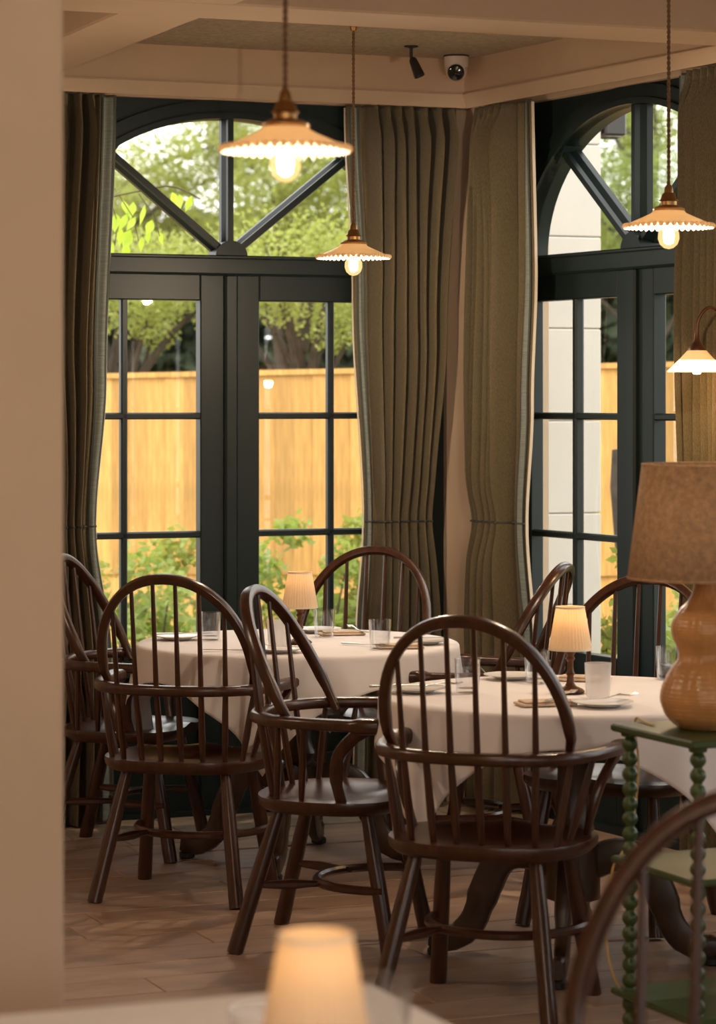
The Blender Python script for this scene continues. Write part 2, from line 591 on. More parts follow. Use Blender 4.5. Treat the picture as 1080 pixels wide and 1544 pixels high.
def make_window(name, side, cx):
    o = struct(name, wallpt(side, cx, 0), ANG_L if side == 'L' else ANG_R)
    fm = M['frame']
    # spandrel slab around the arch
    m = MB()
    A = arc(AW, AH)
    B = []
    for (x, z) in A:
        a = math.atan2((z - AZ) / 0.57, x / WH)
        t = min(1 / max(abs(cos(a)), 1e-6), 1 / max(abs(sin(a)), 1e-6))
        B.append((WH * cos(a) * t, AZ + 0.57 * sin(a) * t))
    for y, fl in ((BF, False), (BF + 0.08, True)):
        m.quadgrid([[(p[0], y, p[1]) for p in B], [(p[0], y, p[1]) for p in A]], flip=fl)
    m.quadgrid([[(p[0], BF, p[1]) for p in A], [(p[0], BF + 0.08, p[1]) for p in A]])
    m.build('spandrel', fm, o, 30)
    # arch mouldings, two steps
    for w, y0, nm in ((0.095, BF - 0.016, 'arch_moulding'), (0.03, BF - 0.028, 'arch_bead')):
        m = MB()
        A2 = arc(AW + w, AH + w * 0.72)
        ro = [[(p[0], BF, p[1]) for p in A2], [(p[0], y0, p[1]) for p in A2], [(p[0], y0, p[1]) for p in A], [(p[0], BF + 0.03, p[1]) for p in A]]
        m.quadgrid(ro)
        m.build(nm, fm, o, 30)
    for s in (-1, 1):
        MB().box((s * (WH - 0.04), BF + 0.04, 1.0), (0.08, 0.08, 2.05)).build('jamb', fm, o, 0)
    m = MB().bevbox((0, BF + 0.035, 2.015), (2 * WH - 0.16, 0.10, 0.07), 0.008)
    m.build('transom', fm, o, 0)
    MB().bevbox((0, BF - 0.012, 2.046), (2 * WH - 0.16, 0.03, 0.014), 0.004).build('transom_bead', fm, o, 0)
    # fan light: hub, spokes, panes
    hb = [(0.062 * cos(pi * k / 14), AZ + 0.058 * sin(pi * k / 14)) for k in range(15)]
    MB().prism(hb, BF + 0.075, BF - 0.012, 'y').build('hub', fm, o, 30)
    ang = [math.atan2(0.37, 0.46), pi / 2, pi - math.atan2(0.37, 0.46)]
    rim = []
    for a in ang:
        t = 1 / sqrt((cos(a) / AW) ** 2 + (sin(a) / AH) ** 2)
        rim.append(t)
        d = Vector((cos(a), 0, sin(a)))
        sd = Vector((-sin(a), 0, cos(a)))
        m = MB()
        # stepped glazing bar section
        prof = [(-0.021, 0.07), (-0.021, 0.045), (-0.011, 0.022), (-0.011, 0.0), (0.011, 0.0), (0.011, 0.022), (0.021, 0.045), (0.021, 0.07)]
        r0 = [Vector((0, BF + p[1], AZ)) + d * 0.04 + sd * p[0] for p in prof]
        r1 = [Vector((0, BF + p[1], AZ)) + d * (t + 0.012) + sd * p[0] for p in prof]
        m.quadgrid([r0, r1], closed=True)
        m.build('spoke', fm, o, 0)
        # collar block where the spoke meets the arch
        if abs(cos(a)) > 0.1:
            mm = Matrix(((d.x, 0, sd.x), (0, 1, 0), (d.z, 0, sd.z)))
            MB().box(tuple(Vector((0, BF + 0.03, AZ)) + d * (t + 0.003)), (0.035, 0.08, 0.075), mm).build('spoke_collar', fm, o, 0)
    bounds = [0.0] + ang + [pi]
    for k in range(4):
        a0, a1 = bounds[k], bounds[k + 1]
        pts = [(0, AZ)]
        for j in range(13):
            a = a0 + (a1 - a0) * j / 12
            t = 1 / sqrt((cos(a) / AW) ** 2 + (sin(a) / AH) ** 2) + 0.004
            pts.append((t * cos(a), AZ + t * sin(a)))
        m = MB()
        n0 = len(m.v)
        m.v += [(p[0], BF + 0.05, p[1]) for p in pts]
        m.f.append(tuple(range(len(pts))))
        m.build('fanlight_pane', M['glass'], o, 0)
    # the two door leaves
    xs0, xs1 = 0.115, 0.691
    for s in (-1, 1):
        leaf = add('door_leaf', None, o, (0, 0, 0))
        yb = BF + 0.035
        st = MB().bevbox((s * (0.018 + xs0) / 2, yb, 0.996), (xs0 - 0.018, 0.055, 1.972), 0.004)
        st.build('meeting_stile', fm, leaf, 0)
        MB().bevbox((s * (xs1 + 0.782) / 2, yb, 0.996), (0.782 - xs1, 0.055, 1.972), 0.004).build('outer_stile', fm, leaf, 0)
        wdt = xs1 - xs0
        MB().bevbox((s * (xs0 + xs1) / 2, yb, 1.935), (wdt, 0.055, 0.096), 0.004).build('top_rail', fm, leaf, 0)
        MB().bevbox((s * (xs0 + xs1) / 2, yb, 0.56), (wdt, 0.055, 0.10), 0.004).build('lock_rail', fm, leaf, 0)
        MB().bevbox((s * (xs0 + xs1) / 2, yb, 0.11), (wdt, 0.055, 0.20), 0.004).build('bottom_rail', fm, leaf, 0)
        MB().box((s * (xs0 + xs1) / 2, yb + 0.012, 0.36), (wdt, 0.02, 0.31)).build('lower_panel', fm, leaf, 0)
        g = 0.013
        zz = [0.61, 1.03, 1.464, 1.888]
        for z in zz[1:3]:
            MB().tube([(s * xs0, yb - 0.004, z), (s * xs1, yb - 0.004, z)], 0.0145, 8, (1.4, 0.9), up=(0, 0, 1)).build('muntin', fm, leaf, 0)
        xm = s * (xs0 + xs1) / 2
        MB().tube([(xm, yb - 0.004, 0.61), (xm, yb - 0.004, 1.888)], 0.0145, 8, (0.9, 1.4), up=(0, 1, 0)).build('muntin', fm, leaf, 0)
        for k in range(3):
            for (xa, xb) in ((xs0, abs(xm)), (abs(xm), xs1)):
                m = MB()
                m.v += [(s * xa, yb + 0.016, zz[k]), (s * xb, yb + 0.016, zz[k]), (s * xb, yb + 0.016, zz[k + 1]), (s * xa, yb + 0.016, zz[k + 1])]
                m.f.append((0, 1, 2, 3))
                m.build('pane', M['glass'], leaf, 0)
        if side == 'R' and s == 1:
            MB().tube([(0.05, BF + 0.01, 0.93), (0.05, BF - 0.035, 0.93), (0.10, BF - 0.035, 0.925)], 0.007, 8).build('handle', M['brass'], leaf)
    MB().bevbox((0, BF + 0.012, 0.997), (0.052, 0.05, 1.974), 0.008).build('astragal', fm, o, 0)
    MB().box((0, BF + 0.04, 0.005), (2 * WH - 0.1, 0.12, 0.03)).build('sill', fm, o, 0)
    return o


make_window('window_1', 'L', -0.855)
for i, c in enumerate(WIN_R):
    make_window('window_%d' % (i + 2), 'R', c)


# ------------------------------------------------------------------ curtains
def make_curtain(label, side, eL, eR, yb, pleats, lead, flare_lead=0.0, ztop=2.615, amp=0.047, seed=0, hem=0.17):
    """eL/eR: tables z -> position along the wall of the two edges; lead: side of the leading edge ('l','r')"""
    rr = random.Random(seed)
    o = thing('curtain', label, 'curtain', wallpt(side, 0, 0), ANG_L if side == 'L' else ANG_R, 'linen curtains at the garden doors')
    ph = [rr.uniform(-0.5, 0.5) for _ in range(pleats + 2)]
    am = [rr.uniform(0.75, 1.2) for _ in range(pleats + 2)]
    nx = pleats * 14
    zs = [ztop - 0.0 - k * 0.012 for k in range(30)] + [ztop - 0.36 - k * (ztop - 0.36 - 0.012) / 70 for k in range(71)]

    def surf(t, z, off=0.0):
        a0, a1 = lerp_tab(eL, z), lerp_tab(eR, z)
        # a flat leading hem carries the braid; the pleats share the rest of the width
        d = t if lead == 'l' else 1 - t
        v = max(0.0, (d - hem) / (1 - hem))
        u = (v if lead == 'l' else 1 - v) * pleats
        i = int(min(u, pleats - 1e-6))
        fr = u - i
        # pinch: at the pinch height the pleat narrows to a sharp fold
        zp = ztop - 0.14
        pin = math.exp(-((z - zp) / 0.19) ** 2) if z < zp else math.exp(-((z - zp) / 0.10) ** 2)
        c = 0.5 - 0.5 * cos(2 * pi * fr)          # 0 at the valley, 1 at the crest
        sharp = c ** (0.62 + 7.0 * pin)
        if z > zp:
            sharp *= 1 - 0.35 * (1 - pin) * (0.5 - 0.5 * cos(6 * pi * fr))
        k = am[i] + (am[i + 1] - am[i]) * fr
        A = amp * k * (1 + 0.15 * sin(z * 2.1 + ph[i] * 5))
        w = 1.071
        waist = math.exp(-((z - w) / 0.10) ** 2)
        A *= (1 - 0.42 * waist) * (1 + 0.45 * pin)
        x = a0 + (a1 - a0) * t + 0.30 * (a1 - a0) / pleats * sin(2 * pi * fr) / (2 * pi) * (1 - 2.2 * pin) + 0.006 * sin(z * 3 + i)
        y = yb + A - 2 * A * sharp
        y -= 0.012 * waist * 0
        yh = yb + 0.4 * amp + flare_lead * (1 - d / hem) + 0.010 * sin(9 * d / hem + z * 1.3)
        if d < hem + 0.0001:
            y = y + (yh - y) * min(1.0, (hem - d) / 0.04)
            x = a0 + (a1 - a0) * t
        return Vector((x, y + off, z))

    rows = [[surf(j / nx, z) for j in range(nx + 1)] for z in zs]
    m = MB()
    m.quadgrid(rows)
    p = m.build('drape', M['linen'], o, 60)
    sol = p.modifiers.new('thickness', 'SOLIDIFY')
    sol.thickness = 0.0025
    sol.offset = 0
    # gathering tape line at the waist
    m = MB()
    nn = nx
    seam = [surf(j / nn, 1.071, -0.007) for j in range(nn + 1)]
    m.tube(seam, 0.004, 5, cap=True)
    m.build('waist_cord', M['braid_edge'], o)
    # braid along the leading edge
    bw_ = 0.085
    (t0, t1) = ((0.022, 0.022 + bw_) if lead == 'l' else (0.978 - bw_, 0.978))
    zb = [ztop - 0.01 - k * (ztop - 0.03) / 110 for k in range(111)]
    m = MB()
    m.quadgrid([[surf(t0 + (t1 - t0) * j / 6, z, -0.008) for j in range(7)] for z in zb])
    br = m.build('braid', M['braid'], o, 60)
    for tt in (t0, t1):
        m = MB()
        m.quadgrid([[surf(tt - 0.009, z, -0.0098), surf(tt + 0.009, z, -0.0098)] for z in zb])
        m.build('braid_edge', M['braid_edge'], br, 60)
    # pale lining turned along the leading edge
    m = MB()
    te = 0.0 if lead == 'l' else 1.0
    sgn = -1 if lead == 'l' else 1
    m.quadgrid([[surf(te, z) + Vector((sgn * 0.002, -0.001, 0)), surf(te, z) + Vector((sgn * 0.004, 0.010, 0))] for z in zb])
    m.build('lining', M['lining'], o, 60)
    return o


make_curtain('olive linen curtain at the far left, beside the pale wall end', 'L',
             [(0, -1.80), (0.6, -1.78), (1.07, -1.70), (1.8, -1.78), (2.61, -1.78)],
             [(0, -1.33), (0.6, -1.335), (1.07, -1.393), (1.6, -1.355), (2.61, -1.322)], 0.085, 8, 'r', seed=1)
make_curtain('olive linen curtain between the left window and the room corner', 'L',
             [(0, -0.40), (0.65, -0.385), (1.071, -0.357), (1.9, -0.400), (2.61, -0.435)],
             [(0, -0.055), (0.65, -0.072), (1.071, -0.094), (1.78, -0.025), (2.61, 0.008)], 0.085, 7, 'l', seed=2)
make_curtain('olive linen curtain with daylit braided edge, right of the room corner', 'R',
             [(0, -0.075), (0.6, -0.07), (1.071, -0.035), (1.8, -0.05), (2.61, -0.04)],
             [(0, 0.37), (0.6, 0.355), (1.071, 0.297), (1.5, 0.335), (2.0, 0.368), (2.61, 0.357)], 0.080, 6, 'r', flare_lead=-0.03, amp=0.066, seed=3, hem=0.36)
make_curtain('olive linen curtain at the far right behind the wall light', 'R',
             [(0, 1.26), (1.07, 1.29), (1.9, 1.246), (2.61, 1.275)],
             [(0, 1.63), (1.07, 1.60), (2.61, 1.63)], 0.085, 7, 'l', seed=4, hem=0.14)


# ------------------------------------------------------------------ Windsor armchairs
def make_chair():
    root = add('windsor_armchair', None)
    W = M['wood']
    # saddle seat
    NA, NR = 48, 7

    def outline(a):
        c, s_ = cos(a), sin(a)
        ex = 3.0
        r = 1 / ((abs(c) / 0.258) ** ex + (abs(s_) / 0.212) ** ex) ** (1 / ex)
        x, y = r * c, r * s_
        x *= 1.0 + 0.25 * (y - 0.0) * 0.6
        if y < 0:
            y = y + 0.02 * (1 - (x / 0.25) ** 2) * -1 + 0.02
            y = max(y, -0.212)
        return x, y

    rows = []
    ol = [outline(2 * pi * k / NA) for k in range(NA)]
    for i in range(NR):
        f = 0.02 + 0.98 * i / (NR - 1)
        row = []
        for (x, y) in ol:
            X, Y = x * f, y * f
            g = max(0, 1 - (X / 0.22) ** 2) * max(0, 1 - ((Y + 0.02) / 0.17) ** 2)
            ridge = 0.010 * math.exp(-(X / 0.05) ** 2) * max(0, Y / 0.2)
            row.append((X, Y, 0.432 - 0.020 * g + ridge - (0.004 if i == NR - 1 else 0)))
        rows.append(row)
    rows.append([(x * 1.008, y * 1.008, 0.418) for (x, y) in ol])
    rows.append([(x * 0.995, y * 0.995, 0.404) for (x, y) in ol])
    rows.append([(x * 0.93, y * 0.93, 0.390) for (x, y) in ol])
    m = MB()
    n0 = m.quadgrid(rows, closed=True)
    m.f.append(tuple(n0 + k for k in range(NA)))
    b = n0 + (len(rows) - 1) * NA
    m.f.append(tuple(b + k for k in range(NA - 1, -1, -1)))
    # flip outward
    m.f = [q[::-1] for q in m.f]
    m.build('seat', W, root, 40)
    # legs
    tops = {'rl': (-0.155, -0.125), 'rr': (0.155, -0.125), 'fl': (-0.165, 0.125), 'fr': (0.165, 0.125)}
    feet = {'rl': (-0.225, -0.235), 'rr': (0.225, -0.235), 'fl': (-0.21, 0.205), 'fr': (0.21, 0.205)}

    def legpt(k, z):
        t = (0.40 - z) / 0.40
        a, c = tops[k], feet[k]
        return Vector((a[0] + (c[0] - a[0]) * t, a[1] + (c[1] - a[1]) * t, z))
    for k in tops:
        zz = [0.402, 0.34, 0.25, 0.17, 0.10, 0.04, 0.0]
        rr = [0.0155, 0.0185, 0.0215, 0.022, 0.0215, 0.023, 0.0225]
        MB().tube([legpt(k, z) for z in zz], rr, 12).build('leg', W, root)
    # crinoline stretcher: hoop from the front legs with two turned spurs to the back legs
    zc = 0.185
    pa, pb = legpt('fl', zc), legpt('fr', zc)
    pts = []
    for i in range(25):
        t = i / 24
        a = pi * t
        x = -0.205 * cos(a)
        y = pa.y + 0.012 - 0.235 * sin(a) ** 0.8
        pts.append((x, y, zc))
    MB().tube(pts, [0.010] + [0.0125] * 23 + [0.010], 8).build('crinoline_stretcher', W, root)
    for s in (-1, 1):
        q = legpt('rl' if s < 0 else 'rr', zc)
        e = Vector((s * 0.115, pa.y - 0.165, zc))
        P = [q.lerp(e, t) for t in (0, 0.25, 0.5, 0.75, 1.0)]
        MB().tube(P, [0.008, 0.012, 0.0145, 0.010, 0.008], 8).build('stretcher_spur', W, root)
    # arm bow
    half = [(0.292, 0.205), (0.300, 0.14), (0.288, 0.04), (0.268, -0.05), (0.225, -0.135), (0.13, -0.196), (0, -0.215)]
    path = half + [(-x, y) for (x, y) in half[-2::-1]]
    path = spline([(x, y, 0.645) for x, y in path], 5)
    n = len(path)
    rad = []
    for i in range(n):
        d = min(i, n - 1 - i) / 5
        rad.append(0.012 if d == 0 else (0.032 if d < 1.2 else 0.024))
    MB().tube(path, rad, 12, (0.95, 0.68), up=(0, 0, 1)).build('arm_bow', W, root, 50)

    def railpt(x):      # y of the rail at |x| behind
        best = min((p for p in path if p.y < 0.0), key=lambda p: abs(p.x - x))
        return best.y
    # back hoop
    hoop = []
    lean = lambda z: -0.078 - 0.178 * ((z - 0.645) / 0.35)

    def hp(a):
        c, s_ = cos(a), sin(a)
        e1, e2 = 2 / 2.15, 2 / 2.15
        x = math.copysign(abs(c) ** e1, c) * 0.240
        z = 0.690 + 0.295 * abs(s_) ** e2
        return x, z
    hoop.append(Vector((0.222, lean(0.62), 0.625)))
    for i in range(37):
        a = pi * i / 36
        x, z = hp(a)
        hoop.append(Vector((x, lean(z), z)))
    hoop.append(Vector((-0.222, lean(0.62), 0.625)))
    rr = [0.011, 0.0145] + [0.0172] * 35 + [0.0145, 0.011]
    MB().tube(hoop, rr, 10, (0.86, 1.0), up=(0, 1, 0.4)).build('back_hoop', W, root, 50)
    # long spindles
    for i in range(6):
        t = (i - 2.5) / 2.5
        xs, xr, xt = 0.160 * t, 0.172 * t, 0.178 * t
        best = None
        for k in range(200):
            a = 0.25 + (pi - 0.5) * k / 199
            x, z = hp(a)
            if best is None or abs(x - xt) < abs(best[0] - xt):
                best = (x, z)
        zt = best[1]
        ys = -0.172 + 0.03 * t * t
        P = [Vector((xs, ys, 0.415)), Vector((xr, railpt(xr), 0.645)), Vector((xt, lean(zt), zt))]
        Q = [P[0], P[0].lerp(P[1], 0.35), P[0].lerp(P[1], 0.7), P[1], P[1].lerp(P[2], 0.5), P[2]]
        MB().tube(Q, [0.0075, 0.0105, 0.0095, 0.0085, 0.0072, 0.006], 8).build('spindle', W, root)
    # short spindles and crook arm supports
    for s in (-1, 1):
        for (y, yt) in ((-0.118, -0.105), (-0.045, -0.022)):
            xa = s * (0.222 if y < -0.1 else 0.232)
            xb = s * (0.242 if y < -0.1 else 0.276)
            A, B = Vector((xa * 0.93, y, 0.415)), Vector((xb, yt, 0.642))
            MB().tube([A, A.lerp(B, 0.4), A.lerp(B, 0.7), B], [0.0075, 0.0110, 0.0095, 0.007], 8).build('short_spindle', W, root)
        P = spline([(s * 0.228, 0.075, 0.415), (s * 0.246, 0.062, 0.49), (s * 0.266, 0.075, 0.56), (s * 0.285, 0.125, 0.615), (s * 0.296, 0.165, 0.640)], 4)
        MB().tube(P, [0.013] * 4 + [0.0155] * 9 + [0.0165] * 4, 10, (0.75, 1.2), up=(0, 1, 0)).build('arm_support', W, root)
    return root


chair0 = make_chair()
used = [False]


def place_chair(x, y, fx, fy, label, group):
    c = chair0 if not used[0] else dup(chair0)
    used[0] = True
    c.location = (x, y, 0)
    c.rotation_euler = (0, 0, math.atan2(fy, fx) - pi / 2)
    tag(c, label, 'chair', group)
    return c


G1, G2 = 'chairs around the window table', 'chairs around the near round table'
place_chair(-0.525, 8.62, 0.24, 0.97, 'dark Windsor armchair with its back to us, left of the window table', G1)
place_chair(-0.77, 9.42, 0.97, -0.22, 'dark Windsor armchair half hidden by the pale wall end, facing right', G1)
place_chair(-0.025, 9.73, -0.36, -0.93, 'dark Windsor armchair on the window side of the far table, under the left window', G1)
place_chair(0.43, 9.06, -0.95, 0.30, 'dark Windsor armchair seen edge-on in front of the corner curtain, facing left', G1)
place_chair(-0.055, 7.83, 0.965, -0.26, 'dark Windsor armchair in side view between the two tables, facing right', G2)
place_chair(0.335, 7.03, 0.35, 0.94, 'large dark Windsor armchair with its back to us at the near table', G2)
place_chair(0.76, 8.17, -0.48, -0.88, 'dark Windsor armchair behind the near table, under the right window', G2)
place_chair(1.29, 7.50, -1.0, 0.08, 'dark Windsor armchair tucked behind the green stand, only its legs showing', G2)
place_chair(0.462, 3.60, -0.45, -0.89, 'blurred brown Windsor armchair in the bottom right foreground', 'chairs in the foreground')


# ------------------------------------------------------------------ round tables with cloths
def make_table(label, clabel, x, y, Rt, legrot, clothrot, side, seed):
    t = thing('pedestal_table', label, 'table', (x, y, 0), 0, 'round pedestal tables')
    W = M['wood2']
    MB().lathe([(Rt - 0.02, 0.688), (Rt - 0.006, 0.694), (Rt - 0.004, 0.712), (Rt - 0.012, 0.720)], 48).build('tabletop', W, t, 40)
    col = [(0.05, 0.16), (0.075, 0.17), (0.075, 0.32), (0.05, 0.335), (0.06, 0.36), (0.045, 0.40), (0.042, 0.52), (0.06, 0.56), (0.05, 0.60), (0.09, 0.66), (0.16, 0.69)]
    MB().lathe(col, 24).build('column', W, t, 40)
    for k in range(4):
        a = legrot + k * pi / 2
        prof = spline([(0.03, 0, 0.255), (0.12, 0, 0.290), (0.195, 0, 0.270), (0.24, 0, 0.185), (0.275, 0, 0.095), (0.33, 0, 0.048), (0.395, 0, 0.050)], 4)
        rad = [0.040] * 6 + [0.038] * 8 + [0.033] * 5 + [0.030] * 5 + [0.022]
        rad = (rad + [0.024] * 50)[:len(prof)]
        lg = MB().tube(prof, rad, 10, (0.62, 1.15), up=(0.3, 0, 1)).build('leg', W, t, 50, None, a)
        MB().lathe([(0.02, 0.0), (0.026, 0.004), (0.026, 0.018), (0.018, 0.024)], 12, (0.375, 0, 0)).build('foot_pad', M['iron'], lg)
    # cloth: a square laid over the round top
    rr = random.Random(seed)
    h = side / 2
    NA = 180
    rings = []
    zt = 0.7255
    for f in (0.001, 0.2, 0.4, 0.6, 0.8, 0.93):
        rings.append([(Rt * f * cos(2 * pi * k / NA), Rt * f * sin(2 * pi * k / NA), zt) for k in range(NA)])
    NS = 16
    p1, p2 = rr.uniform(0, 6), rr.uniform(0, 6)
    for i in range(NS + 1):
        row = []
        for k in range(NA):
            a = 2 * pi * k / NA
            c = a - clothrot
            dist = h / max(abs(cos(c)), abs(sin(c)))
            # round the very tip a little
            drop = max(0.05, dist - Rt)
            corner = (1 - abs(cos(2 * c))) ** 1.0     # 1 at corners of the cloth
            q = drop * i / NS
            if i == 0:
                row.append(((Rt - 0.003) * cos(a), (Rt - 0.003) * sin(a), zt - 0.001))
                continue
            rnd = 0.016
            th = min(q / rnd, pi / 2)
            ro = Rt - 0.003 + rnd * sin(th) * 0.9
            zz = zt - 0.001 - rnd * (1 - cos(th)) - max(0, q - rnd * pi / 2)
            g = max(0, q - 0.03)
            fold = g * (0.085 * sin(7 * a + p1) + 0.06 * sin(13 * a + p2)) + corner * g * 0.13 * sin(22 * c + p2) * 0.6
            ro += g * 0.075 + fold
            row.append((ro * cos(a), ro * sin(a), zz))
        rings.append(row)
    m = MB()
    m.quadgrid(rings, closed=True)
    c = m.build('tablecloth', M['cloth'], None, 60, (x, y, 0))
    sol = c.modifiers.new('thickness', 'SOLIDIFY')
    sol.thickness = 0.0022
    sol.offset = 1
    tag(c, clabel, 'tablecloth', None)
    return t


T1 = (-0.20, 9.20)
T2 = (0.585, 7.585)
make_table('round dark wood pedestal table by the left window', 'white cloth draped over the far round table by the left window', T1[0], T1[1], 0.525, radians(-100), radians(35), 1.28, 5)
make_table('round dark wood pedestal table at the right, behind the big armchair', 'white cloth draped over the near round table at the right', T2[0], T2[1], 0.52, radians(-100), radians(-97), 1.235, 9)
ZT = 0.7285


# ------------------------------------------------------------------ things on the tables
def make_table_lamp():
    o = add('table_lamp', None)
    st = [(0.038, 0.0), (0.040, 0.004), (0.034, 0.010), (0.016, 0.018), (0.011, 0.026), (0.009, 0.045), (0.013, 0.052), (0.009, 0.060), (0.008, 0.085), (0.013, 0.092), (0.009, 0.100), (0.014, 0.108), (0.014, 0.116), (0.006, 0.122), (0.006, 0.150)]
    MB().lathe(st, 20).build('stem', M['bronze'], o, 40)
    sh = MB()
    prof = [(0.0585, 0.116), (0.0575, 0.122), (0.0395, 0.226), (0.0388, 0.231)]
    sh.lathe(prof, 144, cap0=False, cap1=False, wave=lambda a, i: 0.022 * sin(36 * a) if i in (1, 2) else 0.005 * sin(36 * a))
    s = sh.build('lamp_shade', M['shade'], o, 60)
    for r, z in ((0.0592, 0.1155), (0.0395, 0.2285)):
        MB().lathe([(r - 0.0006, z), (r + 0.0008, z + 0.0005), (r + 0.0006, z + 0.0055), (r - 0.0008, z + 0.0055)], 48, cap0=False, cap1=False).build('shade_binding', M['shade_trim'], s, 60)
    MB().lathe([(0.004, 0.15), (0.014, 0.165), (0.015, 0.18), (0.008, 0.195)], 14).build('bulb', M['halo_soft'], o)
    return o


M['halo_soft'] = emit_mat('dim_bulb', (1.0, 0.66, 0.32), 0.6)
lamp0 = make_table_lamp()
lamp_used = [False]


def place_lamp(x, y, z, label, glow=0.06):
    c = lamp0 if not lamp_used[0] else dup(lamp0)
    lamp_used[0] = True
    c.location = (x, y, z)
    tag(c, label, 'lamp', 'small pleated table lamps')
    L = bpy.data.lights.new('lamp_glow', 'POINT')
    L.energy = glow
    L.color = (1.0, 0.62, 0.28)
    L.shadow_soft_size = 0.012
    lo = bpy.data.objects.new('lamp_glow', L)
    COL.objects.link(lo)
    lo.parent = c
    lo.location = (0, 0, 0.205)


place_lamp(-0.19, 9.10, ZT, 'small lamp with pleated cream shade on the far window table')
place_lamp(0.578, 7.58, ZT, 'small lamp with pleated cream shade on the near right table')


def tumbler_mesh(mt, milky=False):
    n = 24
    prof = [(0.001, 0.012), (0.028, 0.012), (0.0315, 0.03), (0.0345, 0.092), (0.0363, 0.092), (0.0335, 0.03), (0.031, 0.003), (0.029, 0.0), (0.001, 0.0)]
    return MB().lathe(prof, n, cap0=False, cap1=False).mesh('tumbler', mt, 40)


tum = tumbler_mesh(M['clear'])
tumw = tumbler_mesh(M['milky'])
TUM = [(-0.491, 9.24, 0, 'clear tumbler at the left end of the far table'),
       (-0.114, 9.35, 0, 'clear tumbler right of the lamp on the far table'),
       (0.070, 8.92, 0, 'clear tumbler near the right rim of the far table'),
       (-0.255, 8.90, 1, 'pale frosted tumbler in front of the lamp on the far table'),
       (0.298, 7.58, 0, 'clear tumbler at the left side of the near table, seen through the armchair'),
       (0.504, 7.84, 0, 'clear tumbler left of the lamp on the near table'),
       (0.643, 7.46, 1, 'pale frosted tumbler right of the lamp on the near table'),
       (0.885, 7.95, 0, 'clear tumbler beside the gourd lamp on the near table')]
for x, y, k, lb in TUM:
    tag(add('tumbler', tumw if k else tum, None, (x, y, ZT)), lb, 'glass', 'tumblers on the tables')

plate = MB().lathe([(0.001, 0.0), (0.045, 0.0), (0.050, 0.004), (0.080, 0.011), (0.081, 0.013), (0.048, 0.007), (0.001, 0.006)], 40, cap0=False, cap1=False).mesh('side_plate', M['china'], 40)
PL = [(-0.600, 9.26, 'side plate at the left rim of the far table'),
      (-0.245, 8.80, 'side plate at the front rim of the far table behind the side-on chair'),
      (-0.137, 9.55, 'side plate at the window rim of the far table'),
      (0.217, 9.10, 'side plate at the right rim of the far table'),
      (0.160, 7.60, 'side plate at the left rim of the near table'),
      (0.440, 7.96, 'side plate at the window rim of the near table'),
      (0.637, 7.25, 'side plate at the front rim of the near table')]
for x, y, lb in PL:
    tag(add('side_plate', plate, None, (x, y, ZT)), lb, 'plate', 'side plates on the tables')


def make_napkin():
    o = add('napkin', None)
    MB().bevbox((0, 0, 0.003), (0.15, 0.085, 0.006), 0.0015).build('lower_fold', M['napkin'], o, 0)
    MB().bevbox((0.004, 0.004, 0.009), (0.135, 0.07, 0.005), 0.0015).build('upper_fold', M['napkin'], o, 0)
    return o


nap0 = make_napkin()
NP = [(-0.055, 9.45, 0.2, 'folded tan napkin beside the fork on the far table'),
      (0.135, 8.95, 0.1, 'folded tan napkin at the right rim of the far table'),
      (0.490, 7.28, 0.25, 'folded tan napkin under the fork at the front of the near table'),
      (0.640, 7.92, -0.3, 'folded tan napkin behind the lamp on the near table')]
for i, (x, y, r, lb) in enumerate(NP):
    c = nap0 if i == 0 else dup(nap0)
    c.location = (x, y, ZT)
    c.rotation_euler = (0, 0, r)
    tag(c, lb, 'napkin', 'folded napkins on the tables')


def make_fork():
    o = add('fork', None)
    P = [(-0.10, 0, 0.003), (-0.06, 0, 0.003), (0.0, 0, 0.004), (0.03, 0, 0.010), (0.045, 0, 0.012)]
    MB().tube(P, [0.006, 0.005, 0.0032, 0.0036, 0.009], 8, (1.0, 0.35), up=(0, 0, 1)).build('handle', M['steel'], o)
    for k in range(4):
        y = (k - 1.5) * 0.0052
        MB().tube([(0.044, y, 0.012), (0.07, y, 0.009), (0.092, y * 1.05, 0.014)], [0.0019, 0.0018, 0.001], 6).build('tine', M['steel'], o)
    return o


def make_knife():
    o = add('knife', None)
    MB().tube([(-0.10, 0, 0.004), (-0.05, 0, 0.004), (0.0, 0, 0.004)], [0.0065, 0.0055, 0.0045], 8, (1.0, 0.5), up=(0, 0, 1)).build('handle', M['steel'], o)
    MB().prism([(0.0, -0.004), (0.075, -0.009), (0.105, -0.002), (0.10, 0.004), (0.0, 0.004)], 0.003, 0.0045).build('blade', M['steel'], o, 0)
    return o


fork0, knife0 = make_fork(), make_knife()
FK = [(0.0, 9.47, 0.010, 1.9, 'steel fork on the folded napkin at the window side of the far table'),
      (-0.275, 8.83, 0.012, 2.9, 'steel fork on the front plate of the far table'),
      (0.535, 7.33, 0.012, 1.1, 'steel fork with raised tines on the napkin at the front of the near table'),
      (0.645, 7.27, 0.014, 0.35, 'steel fork on the front plate of the near table'),
      (0.195, 7.60, 0.014, -0.2, 'steel fork on the left plate of the near table')]
for i, (x, y, dz, r, lb) in enumerate(FK):
    c = fork0 if i == 0 else dup(fork0)
    c.location = (x, y, ZT + dz)
    c.rotation_euler = (0, 0, r)
    tag(c, lb, 'fork', 'forks on the tables')
KN = [(-0.40, 8.82, 0.0, 3.0, 'steel knife lying at the front rim of the far table'),
      (-0.585, 9.27, 0.014, 0.2, 'steel knife on the left plate of the far table'),
      (0.03, 9.02, 0.0, -0.6, 'steel knife beside the right tumbler of the far table'),
      (0.13, 7.58, 0.014, 0.1, 'steel knife on the left plate of the near table'),
      (0.215, 9.11, 0.014, 0.15, 'steel knife on the right plate of the far table')]
